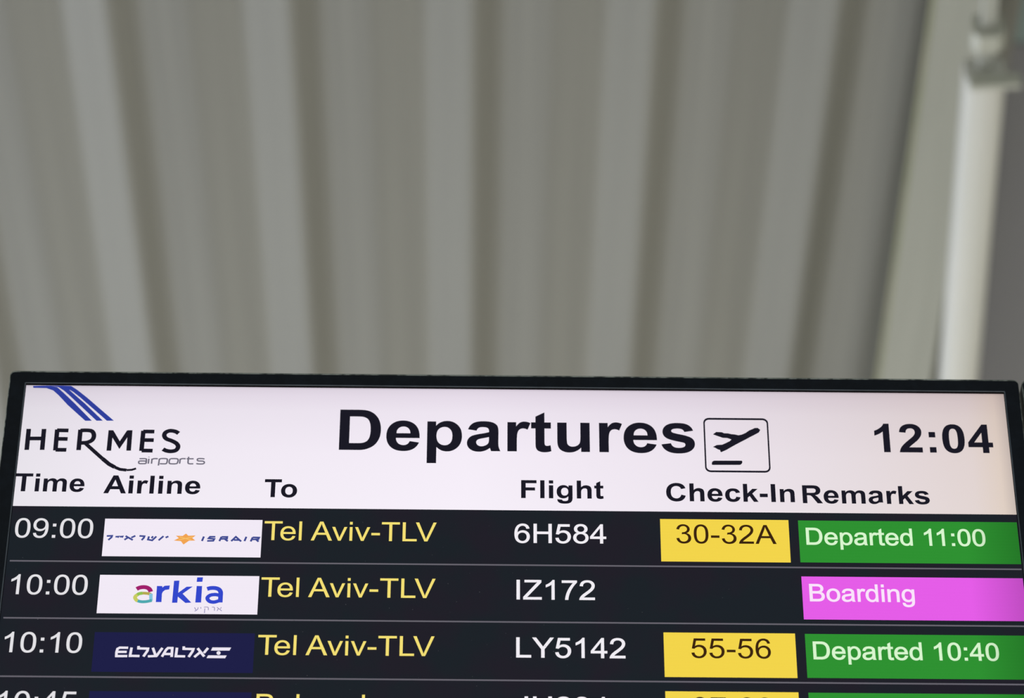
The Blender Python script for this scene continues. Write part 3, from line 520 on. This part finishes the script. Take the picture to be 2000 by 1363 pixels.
scr = obj('screen_panel', [W3(-2, -2, .6), W3(SW+2, -2, .6), W3(SW+2, SH+2, .6), W3(-2, SH+2, .6), W3(-2, -2, 2.9), W3(SW+2, -2, 2.9), W3(SW+2, SH+2, 2.9), W3(-2, SH+2, 2.9)],
          [(0, 1, 2, 3), (4, 7, 6, 5), (0, 4, 5, 1), (1, 5, 6, 2), (2, 6, 7, 3), (3, 7, 4, 0)], m_dark, monitor, label='dark lit screen with white, yellow, green and pink fields')
LAYER1, LAYER2 = 0.35, 0.15      # the picture's layers inside the panel's front, millimetres
def field(name, u0, u1, v0, v1, mat, label, y=LAYER1, taper=0):
    return obj(name, [W3(u0, v0, y), W3(u1, v0, y), W3(u1, v1, y), W3(u0, v1, y)], [(0, 3, 2, 1)], mat, scr, label=label)
field('header_band', 0, SW, 0, 150.9, m_header, 'white heading band across the top of the screen')
def outline(path, sx, sy, steps=7):
    import re
    tok = re.findall(r'[MLHVQTZ]|-?[\d.]+', path); i = 0; rings, cur, ctrl, cmd = [], None, None, None; p = (0, 0)
    while i < len(tok):
        if tok[i].isalpha(): cmd = tok[i]; i += 1
        if cmd == 'Z': rings.append(cur); cur = None; continue
        if cmd == 'M': p = (float(tok[i]), float(tok[i+1])); i += 2; cur = [p]; ctrl = None; cmd = 'L'; continue
        if cmd == 'L': p = (float(tok[i]), float(tok[i+1])); i += 2; cur.append(p); ctrl = None
        elif cmd == 'H': p = (float(tok[i]), p[1]); i += 1; cur.append(p); ctrl = None
        elif cmd == 'V': p = (p[0], float(tok[i])); i += 1; cur.append(p); ctrl = None
        else:
            if cmd == 'Q': c = (float(tok[i]), float(tok[i+1])); i += 2
            else: c = (2*p[0]-ctrl[0], 2*p[1]-ctrl[1]) if ctrl else p
            e = (float(tok[i]), float(tok[i+1])); i += 2
            for k in range(1, steps+1):
                t = k/steps; cur.append(((1-t)**2*p[0]+2*t*(1-t)*c[0]+t*t*e[0], (1-t)**2*p[1]+2*t*(1-t)*c[1]+t*t*e[1]))
            p, ctrl = e, c
    return rings
def area2(r): return sum(r[i-1][0]*r[i][1]-r[i][0]*r[i-1][1] for i in range(len(r)))
def inside(p, r):
    c = False
    for i in range(len(r)):
        a, b = r[i-1], r[i]
        if (a[1] > p[1]) != (b[1] > p[1]) and p[0] < (b[0]-a[0])*(p[1]-a[1])/(b[1]-a[1])+a[0]: c = not c
    return c
_cache = {}
def glyph(font, ch, grow):
    key = (font is BOLD, ch, grow)
    if key in _cache: return _cache[key]
    rings = []
    for r in outline(font[ch][1], 1, 1):
        q = [r[0]]
        for p in r[1:]:
            if abs(p[0]-q[-1][0])+abs(p[1]-q[-1][1]) > .5: q.append(p)
        if abs(q[0][0]-q[-1][0])+abs(q[0][1]-q[-1][1]) < .5: q.pop()
        rings.append(q)
    out = []
    for i, r in enumerate(rings):
        hole = sum(inside(r[0], s) for j, s in enumerate(rings) if j != i) % 2
        if (area2(r) > 0) == bool(hole): r = r[::-1]      # outer rings anticlockwise, holes clockwise
        if grow:
            n = len(r); g = []
            for k in range(n):
                a, b, c = r[k-1], r[k], r[(k+1) % n]
                d1 = (b[0]-a[0], b[1]-a[1]); d2 = (c[0]-b[0], c[1]-b[1]); l1 = math.hypot(*d1); l2 = math.hypot(*d2)
                n1 = (d1[1]/l1, -d1[0]/l1); n2 = (d2[1]/l2, -d2[0]/l2); m = (n1[0]+n2[0], n1[1]+n2[1]); q = max(.6, 1+n1[0]*n2[0]+n1[1]*n2[1])
                g.append((b[0]+grow*m[0]/q, b[1]+grow*m[1]/q))
            r = g
        out.append(r)
    _cache[key] = out
    return out
KERN = {'Te': -227, ' A': -113, 'Av': -37, 'LV': -152, '11': -152}
KERNB = {'To': -150}
def filled(name, rings_mm, mat, label, y):
    cu = bpy.data.curves.new(name, 'CURVE'); cu.dimensions = '2D'; cu.fill_mode = 'BOTH'
    for r in rings_mm:
        s = cu.splines.new('POLY'); s.points.add(len(r)-1); s.use_cyclic_u = True
        for pt, (a, b) in zip(s.points, r): pt.co = (a, b, 0, 1)
    tmp = bpy.data.objects.new(name, cu)
    me = bpy.data.meshes.new_from_object(tmp)
    bpy.data.objects.remove(tmp); bpy.data.curves.remove(cu)
    for v in me.vertices: v.co = W3(v.co.x, -v.co.y, y)
    me.name = name; me.materials.clear(); me.materials.append(mat)
    o = bpy.data.objects.new(name, me); COL.objects.link(o); o.parent = scr
    if label: o['label'] = label
    return o
def text(name, s, u, v, sx, sy, font, mat, label, grow=0, y=LAYER2):
    rings, pen, prev = [], 0, ''
    kern = KERNB if font is BOLD else KERN
    for ch in s:
        pen += kern.get(prev+ch, 0); prev = ch
        if ch == ' ': pen += 569; continue
        for r in glyph(font, ch, grow): rings.append([(u+(pen+a)*sx, -(v-b*sy)) for a, b in r])
        pen += font[ch][0]
    return filled(name, rings, LIT[mat], label, y)
def stroke_rings(P, w):
    """a stroke of even width along the points, mitred, as one ring"""
    L, R = [], []
    for i, p in enumerate(P):
        a = P[i-1] if i else None; b = P[i+1] if i < len(P)-1 else None
        ds = [(q_[0]-p_[0], q_[1]-p_[1]) for p_, q_ in ((a, p), (p, b)) if p_ and q_]
        ds = [(d[0]/(math.hypot(*d) or 1), d[1]/(math.hypot(*d) or 1)) for d in ds]
        ns = [(-d[1], d[0]) for d in ds]; m = (sum(n[0] for n in ns), sum(n[1] for n in ns))
        k = 1.0 if len(ns) == 1 else 1/max(.45, 1+ns[0][0]*ns[1][0]+ns[0][1]*ns[1][1])
        L.append((p[0]+m[0]*k*w/2, p[1]+m[1]*k*w/2)); R.append((p[0]-m[0]*k*w/2, p[1]-m[1]*k*w/2))
    return L, R
SMOOTHED = ('logo_word', 'mark_b', 'logo_small_word')
def smooth(P, n=4):
    out = []
    for i in range(len(P)-1):
        a, b, c, d = P[max(i-1, 0)], P[i], P[i+1], P[min(i+2, len(P)-1)]
        for k in range(n):
            t = k/n
            out.append(tuple(.5*(2*b[q]+(c[q]-a[q])*t+(2*a[q]-5*b[q]+4*c[q]-d[q])*t*t+(3*b[q]-a[q]-3*c[q]+d[q])*t**3) for q in (0, 1)))
    return out+[P[-1]]
def logo(name, key, label, y=LAYER2):
    """a printed mark: strokes and filled shapes, one flat mesh, one material per colour"""
    V, Fc, fm, mats, names = [], [], [], [], []
    from mathutils.geometry import tessellate_polygon
    for ci, (c, w, P) in enumerate([q for kk in key.split('+') for q in LOGOS[kk]]):
        if c not in names: names.append(c); mats.append(LIT[c])
        mi = names.index(c); yy = y-0.004*ci if w is None else y-0.004*ci
        base = len(V)
        if w is None:
            V += [W3(a, b, yy) for a, b in P]
            for t in tessellate_polygon([[Vector((a, b, 0)) for a, b in P]]): Fc.append(tuple(base+q for q in t)); fm.append(mi)
        else:
            if key.split('+')[-1] in SMOOTHED and (len(P) > 4 or 'caps' not in key) and len(P) > 2: P = smooth(P)
            L, R = stroke_rings(P, w); n = len(P)
            V += [W3(a, b, yy) for a, b in L] + [W3(a, b, yy) for a, b in R]
            for k in range(n-1): Fc.append((base+k, base+k+1, base+n+k+1, base+n+k)); fm.append(mi)
    return obj(name, V, Fc, None, scr, mats=mats, fm=fm, label=label)

# heading
logo('blue_stripes', 'stripes', 'three blue slanting stripes')
logo('operator_name', 'logo_caps+logo_word', 'black wide capitals with a swooping tail')
logo('operator_subtitle', 'logo_small_word', 'thin grey word under the black capitals')
text('heading_text', 'Departures', 322.3, 78.4, .03466, .03458, BOLD, 'ink', 'large black word Departures')
text('clock_text', '12:04', 875.6, 75.3, .02425, .02440, BOLD, 'ink', 'black clock reading 12:04')
def rrect(u0, u1, v0, v1, r, n=5):
    out = []
    for cx_, cy_, a0 in ((u0+r, v0+r, 180), (u1-r, v0+r, 270), (u1-r, v1-r, 0), (u0+r, v1-r, 90)):
        for k in range(n+1):
            a = math.radians(a0+90*k/n); out.append((cx_+r*math.cos(a), -(cy_+r*math.sin(a))))
    return out
filled('sign_outline', [rrect(703.2, 770.4, 34.0, 102.2, 6.0), rrect(704.8, 768.8, 36.4, 99.9, 4.4)], LIT['ink'], 'black rounded square outline', LAYER2)
logo('aeroplane_symbol', 'plane', 'black climbing aeroplane over a bar')
for s, u, v, sx, label in (('Time', -1.0, 133.1, .0152, 'black column title Time'), ('Airline', 90.2, 134.6, .01558, 'black column title Airline'),
                           ('To', 253.0, 137.6, .0148, 'black column title To'), ('Flight', 512.4, 136.0, .01558, 'black column title Flight'),
                           ('Check-In', 661.0, 138.2, .01555, 'black column title Check-In'), ('Remarks', 799.1, 139.3, .0154, 'black column title Remarks')):
    text('column_title', s, u, v, sx, .0150, BOLD, 'ink', label, grow=2)

# rows
for v in (216.8, 283.7, 350.6, 417.5, 484.4, 551.3):
    field('row_rule', 3, SW-1, v-.87, v+.87, LIT['rule'], 'thin grey line between rows')
TEL = 'Tel Aviv-TLV'
rows = [
    (0, '09:00', 3.6, TEL, '6H584', 506.9, 'navy'),
    (1, '10:00', 3.4, TEL, 'IZ172', 507.3, 'pink'),
    (2, '10:10', 3.2, TEL, 'LY5142', 507.7, 'green'),
    (3, '10:45', 3.0, 'Belgrade', 'JU284', 507.7, 'green')]
for i, t, tu, dest, fl, fu, _ in rows:
    off = 67.15*i
    text('time_text', t, tu, 189.0+off, .01585, .01583, REGULAR, 'time_white', 'white text '+t, grow=6)
    text('destination_text', dest, 255.0, 189.6+off, .0156, .0155, REGULAR, 'gold', 'yellow text '+dest + (' in the %s row' % t), grow=1)
    text('flight_text', fl, fu, 190.2+off, .01575, .0156, REGULAR, 'flight_white', 'white text '+fl, grow=12)
for i, s, u in ((0, '30-32A', 670.1), (2, '55-56', 681.1), (3, '07-09', 680.4)):
    off = 67.15*i
    field('check_in_field', 655.4, 785.5, 160.0+off, 211.0+off, LIT['amber_box'], 'yellow field holding '+s)
    text('check_in_text', s, u, 189.1+off, .01547, .0155, REGULAR, 'brown', 'dark brown text '+s, grow=3)
for i, s, col, tc_, word in ((0, 'Departed 11:00', 'green_box', 'mint', 'green'), (1, 'Boarding', 'pink_box', 'rose_white', 'pink'),
                             (2, 'Departed 10:40', 'green_box', 'mint', 'green'), (3, 'Departed 10:35', 'green_box', 'mint', 'green')):
    off = 67.15*i
    field('remark_field', 795.2, SW-.8, 160.3+off, 210.7+off, LIT[col], '%s field in the %s row' % (word, rows[i][1]))
    if i < 3: text('remark_text', s, 800.6, 189.4+off, .01318, .01365, REGULAR, tc_, 'pale text '+s, grow=23)
for i, col, label in ((0, 'logo_white', 'white'), (1, 'logo_white', 'white'), (2, 'navy_box', 'dark blue'), (3, 'navy_box', 'dark blue')):
    off = 67.15*i
    field('airline_field', 94.5, 253.4 if i < 2 else 252.2, 165.4+off-.3*(i > 1), 210.4+off, LIT[col], '%s airline field in the %s row' % (label, rows[i][1]))
logo('airline_mark', 'mark_a', 'slanted navy lettering around an orange star')
logo('airline_mark', 'mark_b', 'blue rounded lettering with a many-coloured first letter')
logo('airline_mark', 'mark_c', 'white lettering with a white flag sign')

# specks of dust on the dark part of the panel
v, f = [], []
for _ in range(260):
    u, w = random.uniform(5, SW-5), random.uniform(212, 560) if _ > 60 else random.uniform(152, 358); s = random.choice((.25, .3, .4, .55)); a = random.uniform(0, 3.1); b = len(v)
    if (u > 600 or 80 < u < 260) and w < 365 and not (u > 600 and 229 < w < 290 and u < 790): continue
    for k in range(4): v.append(W3(u+s*math.cos(a+k*math.pi/2)*.9, w+s*math.sin(a+k*math.pi/2)*.8, -.02))
    f.append((b, b+3, b+2, b+1))
m_dust = paint('dust', '#5a5d66', '#85868e', rough=0.9, nscale=50)
obj('dust', v, f, m_dust, scr, kind='stuff')

# the next monitor of the row, of which only the left edge of its frame is in view
mon2 = empty('departures_monitor', (CUX/1000+(SW+19.7+17.0)/1000, 0, Z0-BASEZ/1000-.0003), category='monitor',
             label='neighbouring black monitor, only its left frame edge showing at the right border')
for ch in list(monitor.children):
    if ch.name.split('.')[0] in ('bezel', 'rear_casing', 'wall_bracket', 'support_post', 'post_foot', 'screen_panel'):
        c = ch.copy(); COL.objects.link(c); c.parent = mon2
        if 'label' in c: c['label'] = 'dark screen'
